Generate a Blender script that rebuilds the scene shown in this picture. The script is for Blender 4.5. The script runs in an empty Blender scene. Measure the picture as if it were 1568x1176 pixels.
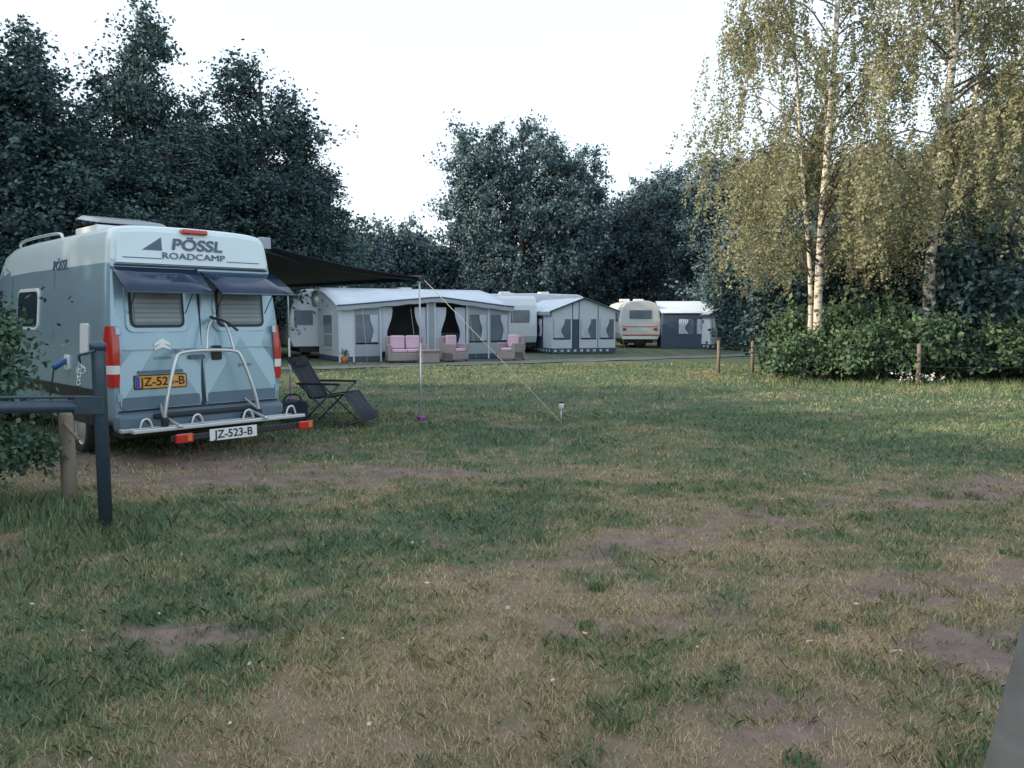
import bpy, math, random
import numpy as np
from mathutils import Vector, Matrix
random.seed(3)
rng=np.random.default_rng(7)
scene=bpy.context.scene
scene.view_settings.view_transform='Standard'
try: scene.view_settings.look='None'
except Exception: pass
scene.view_settings.exposure=0
rad=math.radians

# ------------------------------------------------------------------ materials
def newmat(name):
    m=bpy.data.materials.new(name); m.use_nodes=True
    return m, m.node_tree, m.node_tree.nodes['Principled BSDF']
def mat(name,col,rough=0.6,metal=0.0,var=0.12,scale=6.0,bump=0.0,alpha=1.0,trans=0.0,coat=0.0,stretch=(1,1,1)):
    m,nt,b=newmat(name)
    tc=nt.nodes.new('ShaderNodeTexCoord'); mp=nt.nodes.new('ShaderNodeMapping'); mp.inputs['Scale'].default_value=stretch
    nt.links.new(tc.outputs['Object'],mp.inputs[0])
    n=nt.nodes.new('ShaderNodeTexNoise'); n.inputs['Scale'].default_value=scale; n.inputs['Detail'].default_value=5
    nt.links.new(mp.outputs[0],n.inputs['Vector'])
    mx=nt.nodes.new('ShaderNodeMix'); mx.data_type='RGBA'
    c=np.array(col)
    mx.inputs[6].default_value=(*np.clip(c*(1-var),0,1),1); mx.inputs[7].default_value=(*np.clip(c*(1+var),0,1),1)
    nt.links.new(n.outputs[0],mx.inputs[0]); nt.links.new(mx.outputs[2],b.inputs['Base Color'])
    b.inputs['Roughness'].default_value=rough; b.inputs['Metallic'].default_value=metal
    if coat: b.inputs['Coat Weight'].default_value=coat; b.inputs['Coat Roughness'].default_value=0.08
    if trans: b.inputs['Transmission Weight'].default_value=trans
    if alpha<1: b.inputs['Alpha'].default_value=alpha
    if bump:
        bp=nt.nodes.new('ShaderNodeBump'); bp.inputs['Strength'].default_value=bump; bp.inputs['Distance'].default_value=0.02
        nt.links.new(n.outputs[0],bp.inputs['Height']); nt.links.new(bp.outputs[0],b.inputs['Normal'])
    return m
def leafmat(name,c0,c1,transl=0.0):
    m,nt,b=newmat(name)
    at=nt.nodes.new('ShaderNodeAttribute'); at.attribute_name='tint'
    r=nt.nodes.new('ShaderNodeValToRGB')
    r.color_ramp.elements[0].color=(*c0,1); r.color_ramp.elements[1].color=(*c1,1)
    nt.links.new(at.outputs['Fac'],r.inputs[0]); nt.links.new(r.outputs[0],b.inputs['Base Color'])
    b.inputs['Roughness'].default_value=0.6; b.inputs['Specular IOR Level'].default_value=.3
    if transl:
        t=nt.nodes.new('ShaderNodeBsdfTranslucent'); nt.links.new(r.outputs[0],t.inputs['Color'])
        ms=nt.nodes.new('ShaderNodeMixShader'); ms.inputs[0].default_value=transl
        nt.links.new(b.outputs[0],ms.inputs[1]); nt.links.new(t.outputs[0],ms.inputs[2])
        nt.links.new(ms.outputs[0],nt.nodes['Material Output'].inputs['Surface'])
    return m
def barkbirch():
    m,nt,b=newmat('birch_bark')
    tc=nt.nodes.new('ShaderNodeTexCoord'); mp=nt.nodes.new('ShaderNodeMapping'); mp.inputs['Scale'].default_value=(3,3,7)
    n=nt.nodes.new('ShaderNodeTexNoise'); n.inputs['Scale'].default_value=1.4; n.inputs['Detail'].default_value=6
    nt.links.new(tc.outputs['Object'],mp.inputs[0]); nt.links.new(mp.outputs[0],n.inputs[0])
    r=nt.nodes.new('ShaderNodeValToRGB'); e=r.color_ramp.elements
    e[0].position=.40; e[0].color=(.06,.05,.045,1); e[1].position=.50; e[1].color=(.60,.56,.5,1)
    nt.links.new(n.outputs[0],r.inputs[0]); nt.links.new(r.outputs[0],b.inputs['Base Color']); b.inputs['Roughness'].default_value=.8
    return m
M={}
M['leaf_dark_haze']=leafmat('leaf_dark_haze',(.030,.062,.076),(.10,.17,.165))  # blue lift puts haze into the leaf colour
M['leaf_far_haze']=leafmat('leaf_far_haze',(.050,.092,.118),(.14,.215,.23))  # veil of haze over farther trees painted in as paler, bluer leaves
M['leaf_birch']=leafmat('leaf_birch',(.15,.17,.10),(.42,.41,.26),.35)
M['leaf_shrub']=leafmat('leaf_shrub',(.035,.07,.045),(.13,.21,.11))
M['leaf_bush']=leafmat('leaf_bush',(.035,.075,.055),(.13,.22,.14))
M['bark']=mat('bark',(.09,.075,.06),.9,var=.4,scale=12,bump=.5,stretch=(1,1,.2))
M['birch']=barkbirch()
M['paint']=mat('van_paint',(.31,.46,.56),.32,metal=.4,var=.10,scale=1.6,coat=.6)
M['paint_roof_sky']=mat('van_roof_sky_paint',(.66,.78,.83),.32,metal=.05,var=.05,scale=2,coat=.5)  # pale upper tone, with the sky's reflection put into the colour
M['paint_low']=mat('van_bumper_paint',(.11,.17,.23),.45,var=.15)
M['black']=mat('black_plastic',(.02,.022,.025),.5)
M['seam']=mat('dark_seam',(.03,.04,.05),.7)
M['glass']=mat('tinted_glass',(.03,.045,.06),.08,var=.05)
M['visor']=mat('acrylic_visor',(.012,.03,.08),.16,alpha=.9)
M['blind']=mat('blind_fabric',(.36,.42,.46),.8)
M['blind2']=mat('blind_shadow',(.24,.28,.32),.8)
M['red']=mat('red_lens',(.50,.03,.025),.2,coat=.6)
M['amber']=mat('amber_lens',(.7,.2,.05),.2)
M['white']=mat('white_plastic',(.75,.77,.78),.4,var=.04)
M['plate_y']=mat('plate_yellow',(.80,.38,.06),.4,var=.03)
M['plate_b']=mat('plate_blue',(.03,.08,.4),.4)
M['alu']=mat('aluminium',(.62,.66,.68),.35,metal=.6,var=.05)
M['rubber']=mat('rubber',(.02,.02,.02),.85)
M['steel']=mat('painted_steel',(.05,.08,.115),.4,metal=.3,var=.3,scale=20)
M['canopy']=mat('canopy_fabric',(.035,.04,.065),.8)
M['wood']=mat('weathered_wood',(.2,.17,.14),.9,var=.35,scale=10,bump=.5,stretch=(1,1,.15))
M['tent_grey']=mat('tent_grey_fabric',(.36,.41,.48),.8,var=.08,scale=3)
M['tent_lgrey']=mat('tent_light_fabric',(.60,.67,.75),.75,var=.07,scale=2)
M['tent_roof']=mat('tent_roof_fabric',(.64,.72,.82),.7,var=.12,scale=1.5)
M['tent_navy']=mat('tent_navy_fabric',(.065,.095,.15),.8,var=.15)
M['curtain']=mat('curtain_fabric',(.62,.68,.78),.9,var=.12,scale=25)
M['film']=mat('clear_window_film',(.15,.19,.24),.15,var=.4,scale=2)
M['inside']=mat('interior_dark',(.13,.15,.17),.9,var=.4,scale=2)
M['caravan']=mat('caravan_shell',(.64,.70,.76),.45,var=.05)
M['cream']=mat('caravan_cream',(.62,.64,.65),.5,var=.06)
M['orange']=mat('orange_stripe',(.45,.14,.07),.5)
M['rattan']=mat('rattan',(.36,.31,.32),.85,var=.35,scale=60,bump=.6)
M['pink']=mat('pink_cushion',(.66,.48,.60),.9,var=.08)
M['mesh']=mat('chair_fabric',(.03,.035,.05),.8)
M['rope']=mat('guy_rope',(.62,.58,.46),.8)
M['purple']=mat('purple_plastic',(.22,.06,.3),.5)

# ------------------------------------------------------------------ helpers
def link(o,parent=None):
    scene.collection.objects.link(o)
    if parent: o.parent=parent
    return o
def empty(name,loc=(0,0,0),rz=0.0):
    o=bpy.data.objects.new(name,None); o.location=loc; o.rotation_euler=(0,0,rz); o.empty_display_size=.2
    return link(o)
def obj(name,verts,faces,mats,parent=None,smooth=False,bevel=0,midx=None,loc=None,rot=None):
    me=bpy.data.meshes.new(name); me.from_pydata([tuple(v) for v in verts],[],[tuple(f) for f in faces]); me.update()
    if not isinstance(mats,(list,tuple)): mats=[mats]
    for m in mats: me.materials.append(m)
    if midx is not None: me.polygons.foreach_set('material_index',midx)
    if smooth: me.polygons.foreach_set('use_smooth',[True]*len(me.polygons))
    o=bpy.data.objects.new(name,me); link(o,parent)
    if loc: o.location=loc
    if rot: o.rotation_euler=rot
    if bevel:
        b=o.modifiers.new('b','BEVEL'); b.width=bevel; b.segments=3; b.limit_method='ANGLE'
    return o
def box(name,x0,x1,y0,y1,z0,z1,m,parent=None,bevel=0.0,loc=None,rot=None):
    v=[(x0,y0,z0),(x1,y0,z0),(x1,y1,z0),(x0,y1,z0),(x0,y0,z1),(x1,y0,z1),(x1,y1,z1),(x0,y1,z1)]
    f=[(0,3,2,1),(4,5,6,7),(0,1,5,4),(1,2,6,5),(2,3,7,6),(3,0,4,7)]
    return obj(name,v,f,m,parent,bevel=bevel,loc=loc,rot=rot)
def tube_np(pts,radii,sides=8):
    pts=np.asarray(pts,float); n=len(pts)
    if np.isscalar(radii): radii=[radii]*n
    V=[];
    t=np.gradient(pts,axis=0); t/= np.linalg.norm(t,axis=1)[:,None]+1e-9
    ref=np.array([0.13,.21,.97]) if abs(t[0][2])<.9 else np.array([1.,.1,0])
    u=np.cross(t[0],ref); u/=np.linalg.norm(u)
    for i in range(n):
        u=u-np.dot(u,t[i])*t[i]; u/=np.linalg.norm(u)+1e-9
        w=np.cross(t[i],u)
        for k in range(sides):
            a=2*math.pi*k/sides
            V.append(pts[i]+radii[i]*(math.cos(a)*u+math.sin(a)*w))
    F=[]
    for i in range(n-1):
        for k in range(sides):
            k2=(k+1)%sides
            F.append((i*sides+k,i*sides+k2,(i+1)*sides+k2,(i+1)*sides+k))
    return np.array(V),F
def tube(name,pts,r,m,parent=None,sides=10,caps=True):
    V,F=tube_np(pts,r,sides); F=list(F); n=len(V)//sides
    if caps:
        F.append(tuple(range(sides))[::-1]); F.append(tuple(range((n-1)*sides,n*sides)))
    o=obj(name,V,F,m,parent,smooth=True)
    return o
def smoothpath(pts,it=2):
    p=[np.array(q,float) for q in pts]
    for _ in range(it):
        q=[p[0]]
        for a,b in zip(p[:-1],p[1:]): q+= [a*.75+b*.25,a*.25+b*.75]
        q.append(p[-1]); p=q
    return p
def text(name,s,size,m,parent,loc,rot,extr=.001,shear=0,sx=1.0,bold=0.0):
    c=bpy.data.curves.new(name,'FONT'); c.body=s; c.size=size; c.extrude=extr; c.align_x='CENTER'; c.align_y='CENTER'; c.shear=shear; c.offset=bold
    t=bpy.data.objects.new(name+'_tmp',c); link(t)
    bpy.context.view_layer.update()
    me=bpy.data.meshes.new_from_object(t.evaluated_get(bpy.context.evaluated_depsgraph_get()))
    bpy.data.objects.remove(t); me.materials.clear(); me.materials.append(m); me.name=name
    o=bpy.data.objects.new(name,me); link(o,parent); o.location=loc; o.rotation_euler=rot; o.scale=(sx,1,1)
    return o
def np_mesh(name,V,F,mats,midx=None,attr=None,smooth=False):
    me=bpy.data.meshes.new(name); n=len(V); k=F.shape[1]
    me.vertices.add(n); me.vertices.foreach_set('co',V.astype(np.float32).ravel())
    me.loops.add(F.size); me.loops.foreach_set('vertex_index',F.astype(np.int32).ravel())
    me.polygons.add(len(F)); me.polygons.foreach_set('loop_start',np.arange(0,F.size,k,dtype=np.int32))
    try: me.polygons.foreach_set('loop_total',np.full(len(F),k,dtype=np.int32))
    except Exception: pass
    for m in mats: me.materials.append(m)
    if midx is not None: me.polygons.foreach_set('material_index',midx.astype(np.int32))
    if smooth: me.polygons.foreach_set('use_smooth',np.ones(len(F),dtype=bool))
    me.update(calc_edges=True)
    if attr:
        for an,val in attr.items():
            a=me.attributes.new(an,'FLOAT','POINT'); a.data.foreach_set('value',val.astype(np.float32))
    return me
_lat=np.random.default_rng(11).random((256,256))
def vnoise(x,y):
    xi=np.floor(x).astype(int); yi=np.floor(y).astype(int); fx=x-xi; fy=y-yi
    fx=fx*fx*(3-2*fx); fy=fy*fy*(3-2*fy)
    g=lambda a,b:_lat[a%256,b%256]
    return (g(xi,yi)*(1-fx)+g(xi+1,yi)*fx)*(1-fy)+(g(xi,yi+1)*(1-fx)+g(xi+1,yi+1)*fx)*fy
def fbm(x,y,o=4):
    s=0;a=.5;t=0
    for i in range(o):
        s=s+a*vnoise(x*2**i+17*i,y*2**i+31*i); t+=a; a*=.5
    return s/t

# ------------------------------------------------------------------ ground
def segdist(x,y,pts):
    d=np.full_like(x,1e9)
    for (ax,ay),(bx,by) in zip(pts[:-1],pts[1:]):
        vx,vy=bx-ax,by-ay; t=np.clip(((x-ax)*vx+(y-ay)*vy)/(vx*vx+vy*vy),0,1)
        d=np.minimum(d,np.hypot(x-ax-t*vx,y-ay-t*vy))
    return d
TR1=[(12,10.0),(5,7.4),(2.5,6.4),(.6,5.3),(-.4,4.1),(-.7,2.0)]
TR2=[(12,8.4),(4.6,5.7),(2.2,4.3),(1.0,2.4)]
def dryf(x,y):
    n1=fbm(x*.55+40,y*.9+40,4); n2=fbm(x*2.3+9,y*3.2+3,3); n3=fbm(x*7+5,y*9+8,3)
    base=.26+.85*(n1-.5)+.8*(n2-.5)+.75*(n3-.5)
    near=np.clip((9.5-y)/6.5,0,1); base+=.24*near+np.clip((x-.0)/7,0,.15)*near
    d=segdist(x,y,TR1); base+=.34*np.exp(-(d/.7)**2)
    d=segdist(x,y,TR2); base+=.30*np.exp(-(d/.5)**2)
    base+=.50*np.exp(-(((x+2.4)/3.0)**2+((y-7.8)/1.1)**2)**1.2)
    return base
def soilf(x,y):
    n=fbm(x*1.7+70,y*2.4+7,4)-.5; n2=fbm(x*11+7,y*15+7,3)-.5
    s=np.zeros_like(x)
    for cx,cy,rx,ry,a in [(-2.6,7.75,2.3,.7,.95),(-3.6,8.7,1.8,1.0,1.0),(-1.9,6.75,.40,.12,.9),(-1.6,3.85,.42,.15,1.0),(.05,11.4,.7,.3,.75),(.75,10.1,.6,.25,.72),(-3.4,5.2,.35,.2,1.1),
                      (2.2,3.6,.7,.45,.66),(1.1,3.0,.6,.35,.62),(6.8,21,.5,.6,.9),(-2.0,5.6,.9,.35,.3),(0.2,8.2,.8,.25,.55),(.4,3.9,.5,.25,.5)]:
        s=np.maximum(s,a*np.exp(-(((x-cx)/rx)**2+((y-cy)/ry)**2)**1.1))
    s=np.maximum(s,.60*np.exp(-(segdist(x,y,TR1[:4])/.42)**2)); s=np.maximum(s,.50*np.exp(-(segdist(x,y,TR2)/.3)**2))
    return np.clip((s+1.3*n+1.3*n2-.34)*2.0,0,1)
def spaced(lo,hi,fine0,fine1,step):
    a=list(np.arange(fine0,fine1,step)); s=step; v=fine0
    L=[];
    while v>lo: s*=1.25; v-=s; L.append(v)
    R=[]; s=step; v=a[-1]
    while v<hi: s*=1.25; v+=s; R.append(v)
    return np.array(L[::-1]+a+R)
gx=spaced(-500,500,-9,11,.05); gy=spaced(-300,900,1.2,14,.05)
X,Y=np.meshgrid(gx,gy)
Z=(fbm(X*1.2,Y*1.2,4)-.5)*.05*np.clip((60-np.hypot(X,Y))/30,0,1)
Z+=-.01*np.exp(-(segdist(X,Y,TR1[1:5])/.3)**2)
GV=np.stack([X,Y,Z],-1).reshape(-1,3); nx=len(gx); ny=len(gy)
I=np.arange(nx*ny).reshape(ny,nx)
GF=np.stack([I[:-1,:-1],I[:-1,1:],I[1:,1:],I[1:,:-1]],-1).reshape(-1,4)
def grasscolors(m,bladey=False):
    nt=m.node_tree; b=nt.nodes['Principled BSDF']
    at=nt.nodes.new('ShaderNodeAttribute'); at.attribute_name='dry'
    at2=nt.nodes.new('ShaderNodeAttribute'); at2.attribute_name='soil'
    geo=nt.nodes.new('ShaderNodeNewGeometry')
    n=nt.nodes.new('ShaderNodeTexNoise'); n.inputs['Scale'].default_value=30; n.inputs['Detail'].default_value=8; n.inputs['Roughness'].default_value=.65
    n2=nt.nodes.new('ShaderNodeTexNoise'); n2.inputs['Scale'].default_value=5; n2.inputs['Detail'].default_value=8; n2.inputs['Roughness'].default_value=.7
    nt.links.new(geo.outputs['Position'],n.inputs['Vector']); nt.links.new(geo.outputs['Position'],n2.inputs['Vector'])
    add=nt.nodes.new('ShaderNodeMath'); add.operation='MULTIPLY_ADD'; add.inputs[1].default_value=1.2
    nt.links.new(n.outputs[0],add.inputs[0])
    sub=nt.nodes.new('ShaderNodeMath'); sub.operation='SUBTRACT'; sub.inputs[1].default_value=.6
    nt.links.new(at.outputs['Fac'],sub.inputs[0]); nt.links.new(sub.outputs[0],add.inputs[2])
    r=nt.nodes.new('ShaderNodeValToRGB'); e=r.color_ramp.elements
    if bladey: cols=[(.0,(.115,.19,.115)),(.35,(.20,.27,.13)),(.62,(.40,.37,.20)),(1,(.60,.50,.32))]
    else: cols=[(.0,(.08,.125,.08)),(.4,(.125,.15,.09)),(.65,(.20,.165,.11)),(1,(.27,.20,.145))]
    e[0].position=0; e[0].color=(*cols[0][1],1); e[1].position=1; e[1].color=(*cols[-1][1],1)
    for p,c in cols[1:-1]:
        q=e.new(p); q.color=(*c,1)
    nt.links.new(add.outputs[0],r.inputs[0])
    mx=nt.nodes.new('ShaderNodeMix'); mx.data_type='RGBA'
    sr=nt.nodes.new('ShaderNodeValToRGB'); sr.color_ramp.elements[0].position=.3; sr.color_ramp.elements[1].position=.7
    sr.color_ramp.elements[0].color=(.14,.095,.085,1); sr.color_ramp.elements[1].color=(.31,.235,.215,1)
    nt.links.new(n2.outputs[0],sr.inputs[0])
    nt.links.new(at2.outputs['Fac'],mx.inputs[0]); nt.links.new(r.outputs[0],mx.inputs[6]); nt.links.new(sr.outputs[0],mx.inputs[7])
    nt.links.new(mx.outputs[2],b.inputs['Base Color']); b.inputs['Roughness'].default_value=.9 if not bladey else .6
    b.inputs['Specular IOR Level'].default_value=.2
    if not bladey:
        bp=nt.nodes.new('ShaderNodeBump'); bp.inputs['Strength'].default_value=.9; bp.inputs['Distance'].default_value=.03
        nt.links.new(n.outputs[0],bp.inputs['Height']); nt.links.new(bp.outputs[0],b.inputs['Normal'])
mg,_,_=newmat('ground_turf'); grasscolors(mg)
mb,_,_=newmat('grass_blades'); grasscolors(mb,True)
gme=np_mesh('ground',GV,GF,[mg],attr={'dry':np.clip(dryf(GV[:,0],GV[:,1]),0,1),'soil':soilf(GV[:,0],GV[:,1])},smooth=True)
link(bpy.data.objects.new('ground',gme))
def gz(x,y):
    z=(fbm(x*1.2,y*1.2,4)-.5)*.05*np.clip((60-np.hypot(x,y))/30,0,1)
    return z-.01*np.exp(-(segdist(x,y,TR1[1:5])/.3)**2)
def blades(y0,y1,dens,w,h):
    a0=y0*.8+1.0; a1=y1*.8+1.0
    N=int(dens*(y1-y0)*(a0+a1))
    yy=rng.uniform(y0,y1,N); xx=rng.uniform(-1,1,N)*a1
    k=np.abs(xx)<(yy*.8+1.0); xx=xx[k]; yy=yy[k]
    d=dryf(xx,yy); s=soilf(xx,yy)
    tuft=fbm(xx*5+3,yy*5+3,3)
    keep=rng.random(len(xx))<np.clip(1.25-.95*s-.4*np.clip(d,0,1)+1.5*(tuft-.5),0.06,1)
    xx=xx[keep];yy=yy[keep];d=d[keep];s=s[keep];tuft=tuft[keep]
    n=len(xx); hh=h*rng.uniform(.4,1.25,n)*(1.1-.5*np.clip(d,0,1))*(.4+1.2*tuft); ww=w*rng.uniform(.6,1.3,n)
    an=rng.uniform(0,2*np.pi,n); ln=rng.uniform(.2,1.3,n)*hh; la=rng.uniform(0,2*np.pi,n)
    z=gz(xx,yy)-.004
    c=np.stack([xx,yy,z],-1); dx=np.stack([np.cos(an)*ww/2,np.sin(an)*ww/2,np.zeros(n)],-1)
    tip=c+np.stack([np.cos(la)*ln,np.sin(la)*ln,hh],-1)
    mid=c+np.stack([np.cos(la)*ln*.3,np.sin(la)*ln*.3,hh*.6],-1)
    V=np.stack([c-dx,c+dx,mid+dx*.7,tip,mid-dx*.7],1)
    dd=np.clip(d+rng.normal(0,.24,n),0,1)
    return V.reshape(-1,3),np.repeat(dd,5),np.repeat(s*.25,5)
B=[blades(1.8,4.2,11500,.0036,.046),blades(4.2,7.5,4300,.0056,.046),blades(7.5,13,1200,.010,.048),blades(13,27,220,.02,.05)]
BV=np.concatenate([b[0] for b in B]); BD=np.concatenate([b[1] for b in B]); BS=np.concatenate([b[2] for b in B])
BF=np.arange(len(BV)).reshape(-1,5)
link(bpy.data.objects.new('grass',np_mesh('grass',BV,BF,[mb],attr={'dry':BD,'soil':BS})))
def weeds(name,spots):
    Vs=[];D=[]
    for cx,cy,r,n,h in spots:
        a=rng.uniform(0,2*np.pi,n); q=r*np.sqrt(rng.random(n)); xx=cx+q*np.cos(a); yy=cy+q*np.sin(a)
        hh=h*rng.uniform(.4,1.1,n); la=rng.uniform(0,2*np.pi,n); ln=hh*rng.uniform(.1,.8,n); ww=.006
        an=rng.uniform(0,np.pi,n); c=np.stack([xx,yy,gz(xx,yy)],-1); dx=np.stack([np.cos(an)*ww/2,np.sin(an)*ww/2,0*an],-1)
        tip=c+np.stack([np.cos(la)*ln,np.sin(la)*ln,hh],-1); mid=c+np.stack([np.cos(la)*ln*.3,np.sin(la)*ln*.3,hh*.6],-1)
        Vs.append(np.stack([c-dx,c+dx,mid+dx*.7,tip,mid-dx*.7],1).reshape(-1,3)); D.append(np.repeat(np.clip(rng.normal(.15,.2,n),0,1),5))
    V=np.concatenate(Vs); link(bpy.data.objects.new(name,np_mesh(name,V,np.arange(len(V)).reshape(-1,5),[mb],attr={'dry':np.concatenate(D),'soil':np.zeros(len(V))})))
sp=[(-3.0,5.6,.5,1500,.14),(-3.3,4.6,.6,1500,.11),(-2.5,4.9,.7,1300,.08),(-2.1,3.3,.5,900,.07),(1.9,2.3,.5,1500,.08),(-3.9,6.1,.5,1500,.2),(-2.5,2.9,.4,700,.07),(7.5,18.0,1.5,1500,.2),(10.5,17.6,2,1800,.2),(14,17.6,2,1500,.2)]
for i in range(45):
    y=2.6+4.5*random.random(); sp.append((random.uniform(-.7,.7)*y,y,random.uniform(.05,.16),random.randint(40,120),random.uniform(.045,.075)))
weeds('tall_grass',sp)

M['gravel']=mat('gravel_road',(.15,.165,.17),.95,var=.35,scale=2.2,bump=.6)
rp=smoothpath([(-40,9,0),(-16,18.8,0),(-6.5,24.4,0),(0,27.4,0),(7,31.0,0),(18,37.4,0),(40,50,0)],4)
rv=[];rf=[]
for i,p in enumerate(rp):
    q=rp[min(i+1,len(rp)-1)]-rp[max(i-1,0)]; q/=np.linalg.norm(q); nn=np.array([-q[1],q[0],0])
    for s in (-.8,.8):
        v=p+nn*s*(1+.18*math.sin(i*1.3+s*3)); rv.append((v[0],v[1],.026))
for i in range(len(rp)-1): rf.append((2*i,2*i+2,2*i+3,2*i+1))
obj('gravel_road',rv,rf,M['gravel'])

# ------------------------------------------------------------------ foliage
def leafquads(c,size,tint,flat=0.0,asp=.6):
    n=len(c); u=rng.normal(size=(n,3)); u[:,2]*=(1-flat); u/=np.linalg.norm(u,axis=1)[:,None]
    w=rng.normal(size=(n,3)); w-=np.sum(w*u,1)[:,None]*u; w/=np.linalg.norm(w,axis=1)[:,None]
    s=(size*rng.uniform(.6,1.3,n))[:,None]
    V=np.stack([c-u*s,c+w*s*asp,c+u*s,c-w*s*asp],1).reshape(-1,3)
    return V,np.arange(4*n).reshape(-1,4),np.repeat(tint,4)
def assemble(name,parts,mats):
    V=[];F=[];T=[];Mi=[];o=0
    for v,f,t,mi in parts:
        f=np.asarray(f); V.append(v);F.append(f+o);T.append(np.full(len(v),t) if np.isscalar(t) else t);Mi.append(np.full(len(f),mi)); o+=len(v)
    return np_mesh(name,np.concatenate(V),np.concatenate(F),mats,np.concatenate(Mi),{'tint':np.clip(np.concatenate(T),0,1)})
def broadleaf(name,H,lobes,ncl,lpc,lsize,sig,leafm,trunk_r=.22,seed=0,bark='bark'):
    g=np.random.default_rng(seed)
    W=np.array([l[3]*l[4]*l[5] for l in lobes])**.75; W/=W.sum()
    cl=[]
    for i in range(ncl):
        l=lobes[g.choice(len(lobes),p=W)]
        d=g.normal(size=3); d/=np.linalg.norm(d); r=g.random()**.42*(1+g.normal(0,.10))
        cl.append((l[0]+d[0]*l[3]*r,l[1]+d[1]*l[4]*r,max(.5,l[2]+d[2]*l[5]*r)))
    cl=np.array(cl)
    parts=[]
    tp=[(0,0,-.1),(.05,.02,H*.2),(-.08,.05,H*.45),(.1,0,H*.7),(0,0,H*.93)]
    tp=np.array(smoothpath(tp,2)); v,f=tube_np(tp,np.linspace(trunk_r,.02,len(tp)),8); parts.append((v,f,.5,0))
    for k in g.choice(ncl,min(70,ncl),replace=False):
        e=cl[k]; z0=max(H*.12,e[2]-.45*math.hypot(e[0],e[1])-g.uniform(.2,1.2)); z0=min(z0,H*.9)
        st=np.array([np.interp(z0,tp[:,2],tp[:,0]),np.interp(z0,tp[:,2],tp[:,1]),z0])
        mid=st*.45+e*.55+np.array([0,0,.25]); pp=smoothpath([st,mid,e],2); r0=trunk_r*(.42-.25*z0/H)
        v,f=tube_np(pp,np.linspace(r0,.008,len(pp)),5); parts.append((v,f,.5,0))
    cnt=g.integers(int(lpc*.4),int(lpc*1.6),ncl)
    idx=np.repeat(np.arange(ncl),cnt); N=len(idx)
    sg=sig*g.uniform(.6,1.3,ncl)
    nt=7; tw=g.normal(size=(ncl,nt,3)); tw[:,:,2]=tw[:,:,2]*.7+.35
    ti=g.integers(0,nt,N); tt=g.random(N)[:,None]
    pos=cl[idx]+tw[idx,ti]*sg[idx][:,None]*1.25*tt+g.normal(size=(N,3))*sg[idx][:,None]*.30
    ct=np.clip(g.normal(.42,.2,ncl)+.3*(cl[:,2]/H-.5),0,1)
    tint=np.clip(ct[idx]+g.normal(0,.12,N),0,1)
    v,f,t=leafquads(pos,lsize,tint); parts.append((v,f,t,1))
    return assemble(name,parts,[M[bark],M[leafm]])
tall1=[(0,0,10.4,.8,.8,1.5),(.2,0,8.7,1.5,1.4,1.8),(-.5,0,6.9,2.2,2.0,2.0),(.6,.2,5.2,2.4,2.2,2.0),(0,-.2,3.0,2.3,2.3,1.8)]
tall2=[(-.6,0,10.8,.8,.8,1.2),(.9,0,9.4,1.0,1.1,1.3),(-1.0,0,8.0,1.4,1.4,1.7),(.7,.1,6.3,2.1,2,1.8),(-.8,0,4.5,2.2,2.2,1.9),(.3,0,2.6,2.2,2.2,1.5)]
rnd=[(-2.6,0,11.2,2.1,2.2,2.3),(.4,0,11.6,2.0,2.4,2.2),(3.1,0,10.2,2.2,2.4,2.2),(-3.0,0,8.0,2.2,2.4,2.3),(0,0,7.6,4.2,3.2,3.2),(3.2,0,6.8,2.2,2.4,2.6),(0,0,4.2,4.0,3,2.0)]
low=[(-1.5,0,4.2,1.8,1.6,1.5),(1.4,0,4.6,1.6,1.6,1.6),(0,0,2.6,2.8,1.8,2.2),(-2.2,0,2.0,1.6,1.5,1.8),(2.3,0,2.0,1.6,1.5,1.8)]
MT1=broadleaf('tall_tree_a',12,tall1,400,150,.074,.42,'leaf_dark_haze',seed=1)
MT2=broadleaf('tall_tree_b',12,tall2,400,150,.074,.42,'leaf_dark_haze',seed=2)
MR=broadleaf('round_tree',14,rnd,520,160,.108,.52,'leaf_far_haze',.3,seed=3)
ML=broadleaf('low_tree',6.2,low,220,150,.095,.4,'leaf_far_haze',.12,seed=4)
def inst(name,me,x,y,s=1.0,rz=0.0,sz=None):
    o=bpy.data.objects.new(name,me); o.location=(x,y,0); o.rotation_euler=(0,0,rz); o.scale=(s,s,sz or s); link(o); return o
for i,(px,yy,h,me,s) in enumerate([(60,26,11.2,MT1,1.15),(-60,25,10.4,MT2,1.1),(222,30,13.0,MT2,1.05),(140,32,9.4,MT1,1.1),(312,32,10.6,MT1,.95),(408,31,11.6,MT2,1.12),(468,33,9.2,MT1,1.0),(370,35,9.4,MT1,1.1),(270,27.5,8.4,MT2,1.05),(-160,27,12,MT1,1.2),(20,30,8.8,MT2,1.3),(180,34,9.4,MT1,1.2)]):
    inst('deciduous_tree',me,(px-784)/1200*yy,yy,s,i*1.3,h/12)
inst('oak_tree',MR,(800-784)/1200*50,50,.98,.0,.98)
bg=[(690,60,ML,1.6,1.35),(560,52,ML,1.25,1.2),(630,56,ML,1.2,1.3),(500,50,ML,1.3,1.25),(925,56,ML,1.4,1.75),(1000,58,MR,.85,.86),(1075,52,MR,.85,.84),(1150,50,MR,.9,.85),(960,66,MR,.8,.78),
    (1260,40,MR,.8,.68),(1370,33,MR,.75,.62),(1480,30,MR,.7,.62),(1600,28,MR,.7,.7),(1180,44,ML,1.3,1.2),(440,48,ML,1.4,1.2),(350,45,ML,1.4,1.2),(250,44,ML,1.4,1.2),(120,44,ML,1.4,1.2)]
for i,(px,yy,me,s,sz) in enumerate(bg):
    inst('background_tree',me,(px-784)/1200*yy,yy,s,i*.9,sz)
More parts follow.
